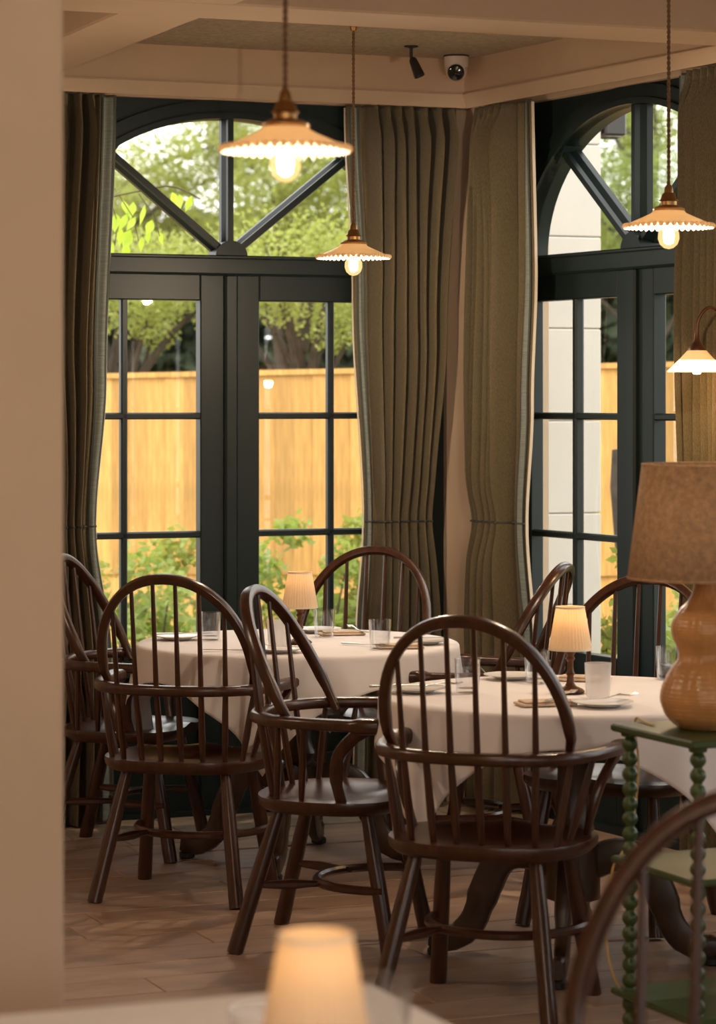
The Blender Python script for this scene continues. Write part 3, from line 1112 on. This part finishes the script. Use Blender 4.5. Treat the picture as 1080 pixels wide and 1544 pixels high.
for i, (x, y, dz, r, lb) in enumerate(KN):
    c = knife0 if i == 0 else dup(knife0)
    c.location = (x, y, ZT + dz)
    c.rotation_euler = (0, 0, r)
    tag(c, lb, 'knife', 'knives on the tables')


# ------------------------------------------------------------------ pendant lamps
def make_pendant():
    o = add('pendant_lamp', None)          # origin at the ceiling
    zr = 2.0 - 2.79                        # shade rim
    MB().lathe([(0.010, -0.040), (0.013, -0.030), (0.013, -0.022), (0.035, -0.008), (0.037, 0.0)], 24).build('ceiling_rose', M['brass'], o, 40)
    # twisted two-core flex
    n = 160
    top, bot = -0.035, zr + 0.105
    for s in (0, pi):
        pts = [(0.0026 * cos(s + k * 0.9), 0.0026 * sin(s + k * 0.9), top + (bot - top) * k / n) for k in range(n + 1)]
        MB().tube(pts, 0.0029, 5, cap=True).build('flex', M['cord'], o)
    hold = [(0.042, 0.040), (0.044, 0.046), (0.034, 0.052), (0.022, 0.056), (0.022, 0.066), (0.027, 0.069), (0.022, 0.073), (0.018, 0.086), (0.013, 0.090), (0.011, 0.104), (0.006, 0.112)]
    MB().lathe([(r, z + zr) for r, z in hold], 24).build('lamp_holder', M['brass'], o, 40)
    for k in range(3):
        a = 0.4 + k * 2 * pi / 3
        MB().tube([(0.040 * cos(a), 0.040 * sin(a), zr + 0.043), (0.050 * cos(a), 0.050 * sin(a), zr + 0.043)], 0.003, 6).build('thumb_screw', M['brass'], o)
    prof = [(0.119, 0.0), (0.10, 0.0105), (0.07, 0.0235), (0.048, 0.034), (0.041, 0.042), (0.041, 0.048), (0.039, 0.048), (0.039, 0.041), (0.046, 0.032), (0.068, 0.0215), (0.10, 0.008), (0.118, -0.002)]
    MB().lathe([(r, z + zr) for r, z in prof], 60, cap0=False, cap1=False).build('shade', M['opal'], o, 40)
    m = MB()
    for k in range(44):
        a = 2 * pi * k / 44
        m.lathe([(0.0012, -0.0075), (0.0062, -0.004), (0.0072, 0.0), (0.0055, 0.005), (0.001, 0.0075)], 7, (0.1205 * cos(a), 0.1205 * sin(a), zr - 0.001))
    e = m.build('crimped_edge', M['bead'], o, 60)
    e['kind'] = 'stuff'
    bl = [(0.001, -0.052), (0.013, -0.049), (0.024, -0.039), (0.0295, -0.024), (0.0285, -0.008), (0.020, 0.010), (0.0135, 0.024), (0.0135, 0.034)]
    b = MB().lathe([(r, z + zr) for r, z in [(a, c - 0.012) for a, c in bl]], 24, cap1=False).build('bulb', M['bulb'], o, 60)
    fl = MB()
    fl.lathe([(0.004, -0.040), (0.013, -0.034), (0.016, -0.012), (0.011, 0.010), (0.003, 0.02)], 12, (0, 0, zr - 0.012))
    fl.build('filament', M['filament'], b, 60)
    return o


pend0 = make_pendant()
pend_used = [False]


def place_pendant(x, y, label, power=15.0):
    c = pend0 if not pend_used[0] else dup(pend0)
    pend_used[0] = True
    c.location = (x, y, 2.79)
    tag(c, label, 'lamp', 'fluted glass pendant lamps')
    L = bpy.data.lights.new('pendant_light', 'POINT')
    L.energy = power
    L.color = (1.0, 0.78, 0.56)
    L.shadow_soft_size = 0.02
    lo = bpy.data.objects.new('pendant_light', L)
    COL.objects.link(lo)
    lo.parent = c
    lo.location = (0, 0, 2.0 - 2.79 - 0.07)


place_pendant(-0.137, 5.25, 'blurred pendant lamp with fluted glass shade, nearest the camera, upper left')
place_pendant(-0.015, 9.26, 'smallest pendant lamp with fluted glass shade, hanging in front of the corner curtain')
place_pendant(0.848, 7.60, 'pendant lamp with fluted glass shade in front of the right window')
place_pendant(-1.9, 7.0, 'unseen pendant lamp added behind the pale wall end as fill light', 12)  # added out of view to brighten the room
place_pendant(0.15, 2.55, 'unseen pendant lamp added over the front of the room to light the foreground', 16)  # extra lamp out of frame, added to light the foreground cloth
place_pendant(-1.2, 1.2, 'unseen pendant lamp added at the left front of the room as weak fill', 2)  # faint fill lamp, added where it is not seen

# ------------------------------------------------------------------ wall light at the right
wlp = wallpt('R', 1.716, -0.148)
wm = wallpt('R', 1.735, -0.02)
wlo = thing('wall_light', 'swan-neck wall light with flared cream glass shade at the right edge', 'lamp', (wm.x, wm.y, 0), ANG_R)
MB().lathe([(0.001, 0.0), (0.045, 0.0), (0.045, 0.010), (0.03, 0.02), (0.012, 0.026)], 24, cap0=False).build('back_plate', M['bronze'], wlo, 40)
bpz = wlo.children[0]
bpz.rotation_euler = (pi / 2, 0, 0)
bpz.location = (0, 0, 1.70)
P = spline([(0, -0.02, 1.70), (0, -0.035, 1.755), (-0.003, -0.065, 1.808), (-0.010, -0.098, 1.812), (-0.017, -0.124, 1.775), (-0.019, -0.128, 1.725)], 6)
MB().tube(P, 0.0055, 8).build('swan_neck', M['bronze'], wlo)
cx, cy = -0.019, -0.128
MB().lathe([(0.029, 1.678), (0.029, 1.684), (0.020, 1.697), (0.010, 1.712), (0.007, 1.735)], 24, (cx, cy, 0)).build('shade_holder', M['bronze'], wlo, 40)
MB().lathe([(0.092, 1.612), (0.094, 1.614), (0.058, 1.649), (0.030, 1.680), (0.028, 1.680), (0.056, 1.648)], 40, (cx, cy, 0), cap0=False, cap1=False).build('shade', M['opal'], wlo, 40)
MB().lathe([(0.001, 1.604), (0.012, 1.606), (0.016, 1.618), (0.013, 1.645), (0.009, 1.66)], 16, (cx, cy, 0)).build('bulb', M['halo'], wlo, 60)
L = bpy.data.lights.new('wall_glow', 'POINT')
L.energy = 6
L.color = (1.0, 0.62, 0.28)
L.shadow_soft_size = 0.02
lo = bpy.data.objects.new('wall_glow', L)
COL.objects.link(lo)
lo.parent = wlo
lo.location = (cx, cy, 1.593)

# ------------------------------------------------------------------ ceiling spotlight and camera
sp = thing('ceiling_spotlight', 'small black spotlight on the ceiling beside the white dome camera', 'spotlight', (0.190, 9.97, 2.79))
MB().lathe([(0.010, -0.008), (0.025, -0.004), (0.025, 0.0)], 20).build('mounting_plate', M['iron'], sp)
MB().tube([(0, 0, -0.004), (0, 0, -0.038), (0.006, 0, -0.05)], 0.0065, 8).build('stem', M['iron'], sp)
b = MB().lathe([(0.010, 0.0), (0.0145, 0.008), (0.020, 0.072), (0.018, 0.072), (0.015, 0.06)], 20, cap1=True).build('spot_body', M['iron'], sp, 40)
b.location = (0.004, 0, -0.044)
b.rotation_euler = (radians(180 - 8), radians(-22), 0)
sc_ = thing('dome_camera', 'white turret security camera with black lens in the ceiling corner', 'camera', (0.362, 10.25, 2.79))
MB().lathe([(0.044, -0.006), (0.047, -0.004), (0.047, 0.0)], 28).build('gasket', M['iron'], sc_, 40)
MB().lathe([(0.038, -0.050), (0.0445, -0.044), (0.0455, -0.006)], 28).build('housing', M['white_plastic'], sc_, 40)
bm_ = MB()
pr = [(0.040 * sin(pi * k / 14), -0.040 * cos(pi * k / 14)) for k in range(15)]
pr[0] = (0.0005, -0.040)
pr[-1] = (0.0005, 0.040)
bm_.lathe(pr, 24, cap0=False, cap1=False)
bo = bm_.build('ball', M['white_plastic'], sc_, 60)
bo.location = (0, -0.008, -0.056)
ln = MB().lathe([(0.031, 0.0), (0.031, 0.007), (0.026, 0.016), (0.012, 0.020), (0.001, 0.021)], 28, cap1=False).build('lens_face', M['black'], bo, 40)
ln.location = (0, 0, 0)
dirv = Vector((-0.10, -0.93, -0.35)).normalized()
ln.rotation_euler = dirv.to_track_quat('Z', 'Y').to_euler()
ln.location = dirv * 0.0255

# ------------------------------------------------------------------ green bobbin stand and gourd lamp
A1, A2 = Vector((0.597, 6.56)), Vector((0.747, 6.21))
ex = (A2 - A1).normalized()
ey = Vector((-ex.y, ex.x))
cen = A1 + ex * 0.19 + ey * 0.19
ga = math.atan2(ex.y, ex.x)
gs = thing('plant_stand', 'green painted three-tier stand with bobbin-turned legs at the right', 'side table', (cen.x, cen.y, 0), ga)
for z, th in ((0.755, 0.018), (0.445, 0.016), (0.135, 0.016)):
    MB().bevbox((0, 0, z), (0.385, 0.385, th), 0.004).build('shelf', M['green'], gs, 0)
lp = [(0.012, 0.0), (0.016, 0.012), (0.018, 0.03), (0.012, 0.045)]


def bobbins(z0, z1, n):
    out = []
    for k in range(n):
        a, b = z0 + (z1 - z0) * k / n, z0 + (z1 - z0) * (k + 1) / n
        for f, r in ((0.06, 0.0105), (0.2, 0.0150), (0.38, 0.0182), (0.62, 0.0182), (0.8, 0.0150), (0.94, 0.0105)):
            out.append((r, a + (b - a) * f))
    return out


lp += bobbins(0.05, 0.127, 2) + [(0.014, 0.128), (0.014, 0.143)] + bobbins(0.144, 0.437, 8) + [(0.014, 0.438), (0.014, 0.453)] + bobbins(0.454, 0.735, 8) + [(0.02, 0.736), (0.022, 0.746)]
for sx in (-1, 1):
    for sy in (-1, 1):
        MB().lathe(lp, 16, (sx * 0.158, sy * 0.158, 0)).build('leg', M['green'], gs, 60)
lx, ly, lz = 0.815, 6.46, 0.7645
gl = thing('gourd_lamp', 'large lamp with ribbed gourd base and tan linen shade on the green stand', 'lamp', (lx, ly, lz))
gp = [(0.062, 0.0), (0.075, 0.004), (0.098, 0.025), (0.111, 0.055), (0.113, 0.075), (0.106, 0.105), (0.089, 0.138), (0.075, 0.158), (0.071, 0.172), (0.075, 0.188), (0.0845, 0.21), (0.088, 0.23), (0.083, 0.252), (0.068, 0.276), (0.052, 0.292), (0.041, 0.31), (0.036, 0.328), (0.034, 0.338), (0.020, 0.339)]
gp = [(p.x * (1 + 0.007 * sin(i * 2.1)), p.z) for i, p in enumerate(spline([(r, 0, z) for r, z in gp], 9))]
MB().lathe(gp, 120, wave=lambda a, i: 0.022 * abs(sin(9 * a)) - 0.012).build('gourd_base', M['rattan'], gl, 60)
MB().lathe([(0.010, 0.335), (0.016, 0.34), (0.016, 0.352), (0.007, 0.356), (0.007, 0.40)], 16).build('neck', M['brass'], gl)
s_ = MB().lathe([(0.190, 0.347), (0.156, 0.612)], 64, cap0=False, cap1=False).build('lamp_shade', M['linen_shade'], gl, 60)
so = s_.modifiers.new('thickness', 'SOLIDIFY')
so.thickness = 0.002
for r, z in ((0.1905, 0.346), (0.1565, 0.608)):
    MB().lathe([(r, z), (r + 0.001, z + 0.001), (r + 0.0003, z + 0.006)], 64, cap0=False, cap1=False).build('shade_binding', M['linen_shade'], s_, 60)
cd = spline([(0.69, 6.49, 0.768), (0.672, 6.56, 0.768), (0.662, 6.615, 0.77), (0.660, 6.63, 0.74), (0.668, 6.63, 0.65), (0.655, 6.62, 0.53), (0.63, 6.60, 0.46), (0.600, 6.56, 0.42), (0.585, 6.55, 0.30), (0.592, 6.54, 0.20), (0.64, 6.56, 0.10), (0.72, 6.60, 0.012)], 6)
tag(MB().tube(cd, 0.0028, 6).build('lamp_flex', M['gold_cord'], None), 'thin gold lamp flex hanging down beside the green stand', 'cord')

# ------------------------------------------------------------------ foreground table at the bottom edge
ft = thing('dining_table', 'blurred square table in the foreground at the bottom edge', 'table', (0.02, 3.84, 0), ANG_L)
W_, D_ = 0.98, 1.25
MB().bevbox((-W_ / 2, -D_ / 2, 0.705), (W_ - 0.02, D_ - 0.02, 0.03), 0.004).build('tabletop', M['wood2'], ft, 0)
for sx in (0.07, W_ - 0.07):
    for sy in (0.07, D_ - 0.07):
        MB().tube([(-sx, -sy, 0.69), (-sx, -sy, 0.3), (-sx, -sy, 0.0)], [0.03, 0.026, 0.02], 10).build('leg', M['wood2'], ft)
# cloth of the foreground table: flat top and a short drop on all sides
m = MB()
rows = []
for ins, z in ((0.45, 0.7255), (0.2, 0.7255), (0.012, 0.7255), (0.003, 0.722), (-0.004, 0.712), (-0.010, 0.60), (-0.018, 0.50)):
    row = []
    x0, x1, y0, y1 = -W_ + ins * 0.9, -ins * 0.9, -D_ + ins, -ins
    for k in range(20):
        row.append((x0 + (x1 - x0) * k / 20, y0, z))
    for k in range(20):
        row.append((x1, y0 + (y1 - y0) * k / 20, z))
    for k in range(20):
        row.append((x1 + (x0 - x1) * k / 20, y1, z))
    for k in range(20):
        row.append((x0, y1 + (y0 - y1) * k / 20, z))
    if z < 0.7:
        row = [(p[0] + 0.008 * sin(k * 0.9), p[1] + 0.008 * cos(k * 1.1), p[2]) for k, p in enumerate(row)]
    rows.append(row)
n0 = m.quadgrid(rows, closed=True)
m.f.append(tuple(range(n0, n0 + 80)))
c = m.build('tablecloth', M['cloth'], None, 50, (0.02, 3.84, 0), ANG_L)
tag(c, 'blurred white cloth on the square foreground table', 'tablecloth')
place_lamp(-0.045, 2.96, 0.7265, 'blurred small lamp with pleated cream shade in the foreground', 0.006)
tag(add('tumbler', tumw, None, (-0.115, 3.25, 0.7265)), 'blurred frosted tumbler left of the foreground lamp', 'glass', 'tumblers on the tables')
tag(add('tumbler', tum, None, (0.030, 3.42, 0.7265)), 'blurred clear tumbler right of the foreground lamp', 'glass', 'tumblers on the tables')
tag(add('side_plate', plate, None, (0.04, 3.28, 0.7265)), 'blurred side plate right of the foreground lamp', 'plate', 'side plates on the tables')
c = dup(knife0)
c.location = (-0.34, 3.40, 0.7265)
c.rotation_euler = (0, 0, radians(112))
tag(c, 'blurred steel knife on the left of the foreground table', 'knife', 'knives on the tables')
c = dup(nap0)
c.location = (-0.20, 3.12, 0.7265)
c.rotation_euler = (0, 0, 0.4)
tag(c, 'blurred folded napkin beside the foreground lamp', 'napkin', 'folded napkins on the tables')

# ------------------------------------------------------------------ outdoors
g = [wallpt('L', -12, 0.34), wallpt('L', 0.4, 0.34), wallpt('R', 0.0, 0.34), wallpt('R', 14, 0.34), Vector((30, 0, 0)), Vector((40, 70, 0)), Vector((-40, 70, 0)), Vector((-30, 5, 0))]
MBg = MB()
MBg.v += [(p.x, p.y, -0.13) for p in g]
MBg.f.append(tuple(range(len(g)))[::-1])
gr = struct('ground', me=MBg.mesh('ground', M['soil'], 0))
for p in gr.data.polygons:
    if p.normal.z < 0:
        gr.data.flip_normals()
        break

# white rendered pier outside the right window, built of coursed blocks
pb = thing('rendered_pier', 'white rendered masonry pier outside the right window', 'pillar', wallpt('L', 1.04, 0.92), ANG_L)
zs = [-0.13, 0.29, 0.67, 1.05, 1.435, 1.818, 2.20, 2.585, 2.97, 3.35]
for z0, z1 in zip(zs, zs[1:]):
    MB().bevbox((-0.36, 0.3, (z0 + z1) / 2), (0.72, 0.6, z1 - z0 - 0.002), 0.005).build('block', M['render_white'], pb, 0)
fl_ = wallpt('L', 1.04, 0.92)
fd = thing('floodlight', 'black box floodlight fixed high on the white pier outside', 'light', (fl_.x, fl_.y, 0), ANG_L)
MB().bevbox((0.065, 0.06, 2.68), (0.10, 0.14, 0.105), 0.008).build('housing', M['iron'], fd, 0)
MB().bevbox((0.008, 0.06, 2.68), (0.016, 0.08, 0.05), 0.003).build('bracket', M['iron'], fd, 0)
MB().box((0.065, 0.06, 2.625), (0.08, 0.11, 0.006)).build('lens', M['clear'], fd, 0)

# close-boarded fence
F0, F1 = Vector((-6.0, 17.6, 0)), Vector((7.5, 13.2, 0))
fd_ = (F1 - F0)
FLn = fd_.length
fa = math.atan2(fd_.y, fd_.x)
fe = thing('garden_fence', 'golden close-boarded timber garden fence beyond the windows', 'fence', (F0.x, F0.y, 0), fa)
x = 0
k = 0
bm = [MB().prism([(0, -0.013), (0.125, -0.006), (0.125, 0.0), (0, 0.0)], -0.13, 1.0).mesh('board', M['fence'], 0) for _ in range(1)]


def ftop(x):
    return 1.60 + 0.018 * x * 0.9 - 0.035


while x < FLn - 0.1:
    top = ftop(x)
    o = add('board', bm[0], fe, (x, 0 if k % 2 else -0.006, 0))
    o.scale = (1, 1, 1)
    o.location.z = top - 1.0
    x += 0.112
    k += 1
    if k > 119:
        break
# boards below hang to the ground: gravel board and rails
MB().box((FLn / 2, 0.03, 0.35), (FLn, 0.05, 1.0)).build('gravel_board', M['fence'], fe, 0)
m = MB()
cp = [[(xx, -0.03, ftop(xx) + 0.0), (xx, 0.03, ftop(xx)), (xx, 0.03, ftop(xx) + 0.03), (xx, -0.03, ftop(xx) + 0.03)] for xx in (0, FLn)]
m.quadgrid(cp, closed=True, flip=True)
m.build('capping_rail', M['fence'], fe, 0)


# foliage
def leaves(n, fn, size, rr, droop=0.0):
    m = MB()
    for _ in range(n):
        p = fn()
        a, t = rr.uniform(0, 2 * pi), rr.uniform(-0.9, 0.9)
        s = size * rr.uniform(0.6, 1.3)
        d = Vector((cos(a) * cos(t), sin(a) * cos(t), sin(t) - droop)).normalized()
        q = d.cross(Vector((rr.uniform(-1, 1), rr.uniform(-1, 1), rr.uniform(-1, 1)))).normalized()
        i = len(m.v)
        m.v += [tuple(p), tuple(p + d * s * 0.5 + q * s * 0.28), tuple(p + d * s), tuple(p + d * s * 0.5 - q * s * 0.28)]
        m.f.append((i, i + 1, i + 2, i + 3))
    return m


def clumps(rr, c, rad, n):
    """a set of blob centres inside an ellipsoid"""
    out = []
    while len(out) < n:
        v = Vector((rr.uniform(-1, 1), rr.uniform(-1, 1), rr.uniform(-1, 1)))
        if v.length < 1:
            out.append((Vector((c[0] + v.x * rad[0], c[1] + v.y * rad[1], c[2] + v.z * rad[2])), rr.uniform(0.6, 1.1)))
    return out


def make_tree(label, x, y, ht, rad, z0, lm, n, seed, size=0.055, name='garden_tree', blob=0.5, trunk=True, group='trees beyond the fence'):
    rr = random.Random(seed)
    o = thing(name, label, 'tree' if trunk else 'shrub', (x, y, -0.13), 0, group)
    zc = (z0 + ht) / 2 + 0.13
    cl = clumps(rr, (0, 0, zc), (rad, rad * 0.8, (ht - z0) / 2), 26 if trunk else 12)
    if trunk:
        P = spline([(0, 0, 0), (0.05, 0, 0.9), (-0.06, 0.05, zc * 0.7), (0.05, 0, zc), (0.0, 0, zc + (ht - z0) * 0.3)], 4)
        MB().tube(P, [0.09 - 0.07 * i / (len(P) - 1) for i in range(len(P))], 8).build('trunk', M['bark'], o)
        for c, r in cl[:9]:
            b0 = Vector((0, 0, max(0.5, c.z - 0.6 - rr.uniform(0, 0.5))))
            MB().tube([b0, b0.lerp(c, 0.5) + Vector((0, 0, 0.08)), c], [0.035, 0.022, 0.008], 6).build('branch', M['bark'], o)
    else:
        for c, r in cl[:5]:
            MB().tube([(c.x * 0.2, c.y * 0.2, 0), (c.x * 0.7, c.y * 0.6, c.z * 0.5), c], [0.012, 0.008, 0.004], 5).build('stem', M['bark'], o)

    def fn():
        c, r = cl[rr.randrange(len(cl))]
        while True:
            v = Vector((rr.uniform(-1, 1), rr.uniform(-1, 1), rr.uniform(-1, 1)))
            if v.length < 1:
                break
        return c + v * blob * r
    f = leaves(n, fn, size, rr).build('foliage', lm, o, 0)
    f['kind'] = 'stuff'
    return o


TREES = [
    ('pale olive tree at the left, showing sky through its crown', -1.9, 20.5, 3.75, 1.5, 2.35, 'leaf_olive', 7500, 1),
    ('bright green tree behind the centre of the left window', -0.55, 19.8, 4.2, 1.5, 2.4, 'leaf_light', 7000, 2),
    ('bright green tree behind the right side of the left window', 0.7, 20.5, 4.3, 1.5, 2.35, 'leaf_light', 7000, 3),
    ('mid green tree behind the corner of the room', 2.0, 19.0, 4.2, 1.4, 2.1, 'leaf_mid', 6000, 4),
    ('mid green tree beyond the white pier outside the right window', 3.0, 20.5, 4.6, 1.6, 2.0, 'leaf_mid', 7000, 5),
    ('olive green tree at the far right beyond the fence', 4.4, 19.0, 4.4, 1.5, 1.7, 'leaf_olive', 6000, 6),
    ('olive tree at the far left beyond the fence', -3.9, 21, 4.0, 1.5, 1.7, 'leaf_olive', 5000, 7),
]
KT = 1.55
for lb, x, y, ht, rad, z0, lm, n, sd in TREES:
    make_tree(lb, x * KT, y * KT, 1.53 + (ht - 1.53) * KT, rad * KT, 1.53 + (z0 - 1.53) * KT, M[lm], n * 5, sd, blob=0.62)
# feathery conifer boughs hanging low over the fence
for i, (lb, x, y, z, r) in enumerate([
        ('low feathery conifer over the fence at the left', -1.55, 18.2, 2.24, 0.55),
        ('low feathery conifer over the fence at the centre', -0.35, 17.8, 2.26, 0.6),
        ('low feathery conifer over the fence near the corner curtain', 0.6, 17.6, 2.18, 0.4)]):
    make_tree(lb, x, y, z + 0.3, r * 1.3, z - 0.3, M['leaf_light'], 9000, 30 + i, size=0.034, name='conifer', blob=0.26)
# dark leaf mass added behind, standing in for shade between the trunks
rr = random.Random(77)
hd = thing('shade_hedge', 'dark leaf mass added behind the trees as the shade between trunks', 'hedge', (0, 38.5, -0.13))
f = leaves(34000, lambda: Vector((rr.uniform(-12, 14), rr.uniform(-0.5, 0.5), rr.uniform(0, 4.1))), 0.4, rr).build('foliage', M['leaf_shade'], hd, 0)
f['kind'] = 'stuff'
for k in range(12):
    MB().tube([(-11 + k * 2.1, 0, 0), (-10.9 + k * 2.1, 0, 3.4)], [0.06, 0.03], 6).build('trunk', M['bark'], hd)
# shrubs at the foot of the fence and by the doors
SH = [
    (-1.38, 12.7, 0.95, 0.22, 'leafy shrub low in the outer left pane of the left window'),
    (-0.98, 12.4, 0.80, 0.28, 'leafy shrub low in the left door behind the left armchair'),
    (-0.70, 12.9, 0.93, 0.26, 'leafy shrub low between the two left window doors'),
    (-0.28, 12.5, 0.98, 0.26, 'leafy shrub low in the right door of the left window'),
    (0.02, 12.9, 0.92, 0.26, 'leafy shrub behind the little lamp in the left window'),
    (0.30, 12.6, 1.00, 0.26, 'leafy shrub behind the chair under the left window'),
    (1.16, 11.9, 0.95, 0.17, 'bright shrub low in the right window beside the white pier'),
    (1.30, 11.2, 0.74, 0.20, 'bright shrub low in the right window behind the chair hoop'),
    (1.62, 12.3, 0.80, 0.30, 'bright shrub low at the far right of the right window'),
]
for i, (x, y, h, r, lb) in enumerate(SH):
    if i < 6:
        x, y, h, r = x * 1.14, y * 1.14, 1.53 + (h - 1.53) * 1.14, r * 1.14
    make_tree(lb, x, y, h, r, 0.05, M['leaf_shrub' if i % 2 else 'leaf_light'], 1500, 50 + i, size=0.055, name='garden_shrub', blob=0.14, trunk=False, group='shrubs outside the windows')
# unidentified dark shape past the pier, made up as a leaning trunk
tk = thing('dark_shape', 'unidentified dark shape past the white pier outside, built as a leaning trunk', 'tree', (1.27, 13.0, -0.13))
MB().tube([(0.06, 0, 0), (0.03, 0, 0.5), (-0.01, 0, 1.0), (-0.045, 0, 1.25), (-0.07, 0, 1.42)], [0.06, 0.055, 0.065, 0.05, 0.015], 10).build('trunk', M['bark'], tk)
MB().tube([(0.0, -0.02, 0.95), (0.05, -0.04, 1.12), (0.06, -0.04, 1.26)], [0.03, 0.022, 0.006], 8).build('branch', M['bark'], tk)

# leafy twig hanging close outside the left window
yt = thing('young_tree', 'young tree with bright green leaves hanging outside the upper left window', 'tree', (-1.95, 11.9, -0.13))
MB().tube(spline([(0, 0, 0), (0.02, 0, 0.8), (-0.02, 0, 1.6), (0.03, 0, 2.2), (0.1, 0, 2.7)], 4), [0.035 - 0.0015 * k for k in range(17)], 8).build('trunk', M['bark'], yt)
MB().tube([(0.02, 0, 2.15), (0.28, 0.02, 2.38), (0.57, 0.0, 2.465)], [0.012, 0.008, 0.003], 6).build('branch', M['bark'], yt)
tw = add('twig_spray', None, yt, (0.92, -0.1, 2.445))
rr = random.Random(5)
P = spline([(-0.35, 0.1, 0.02), (-0.05, 0, 0.06), (0.10, 0, 0.09), (0.24, 0, 0.11), (0.36, 0, 0.06)], 5)
MB().tube(P, 0.003, 5).build('twig', M['bark'], tw)
for (a, c) in (((0.02, 0, 0.07), (0.10, 0, -0.12)), ((0.10, 0, 0.08), (0.19, 0, -0.10)), ((-0.02, 0, 0.06), (0.0, 0, -0.14))):
    MB().tube([a, Vector(a).lerp(Vector(c), 0.5) + Vector((0.02, 0, 0)), c], 0.002, 5).build('twig', M['bark'], tw)
lm = MB()
lm.quadgrid([[(0, 0, 0), (0, 0.004, 0), (0, 0, 0)], [(-0.020, 0.0, -0.025), (0, 0.006, -0.025), (0.020, 0, -0.025)], [(-0.024, -0.002, -0.045), (0, 0.005, -0.047), (0.024, -0.002, -0.045)], [(-0.012, -0.003, -0.068), (0, 0.002, -0.07), (0.012, -0.003, -0.068)], [(0, -0.006, -0.092), (0, -0.006, -0.093), (0, -0.006, -0.092)]])
lme = lm.mesh('leaf', M['leaf_bright'], 60)
LP = [(-0.02, 0.05), (0.03, 0.06), (0.075, 0.05), (0.0, 0.0), (0.05, 0.0), (0.09, -0.02), (0.02, -0.06), (0.065, -0.07), (0.11, -0.10), (0.13, 0.03), (0.16, -0.03), (0.19, -0.08), (0.24, 0.09), (0.27, 0.08), (0.33, 0.07), (-0.06, 0.03), (-0.04, -0.04), (-0.01, -0.12), (0.14, -0.07), (-0.08, -0.02), (0.04, -0.12), (-0.06, -0.10)]
for (x, z) in LP:
    o = add('leaf', lme, tw, (x, rr.uniform(-0.05, 0.05), z))
    o.rotation_euler = (rr.uniform(-0.4, 0.4), rr.uniform(-0.5, 0.5), rr.uniform(-1.0, 1.0))
    s = rr.uniform(0.7, 1.15)
    o.scale = (s, s, s)
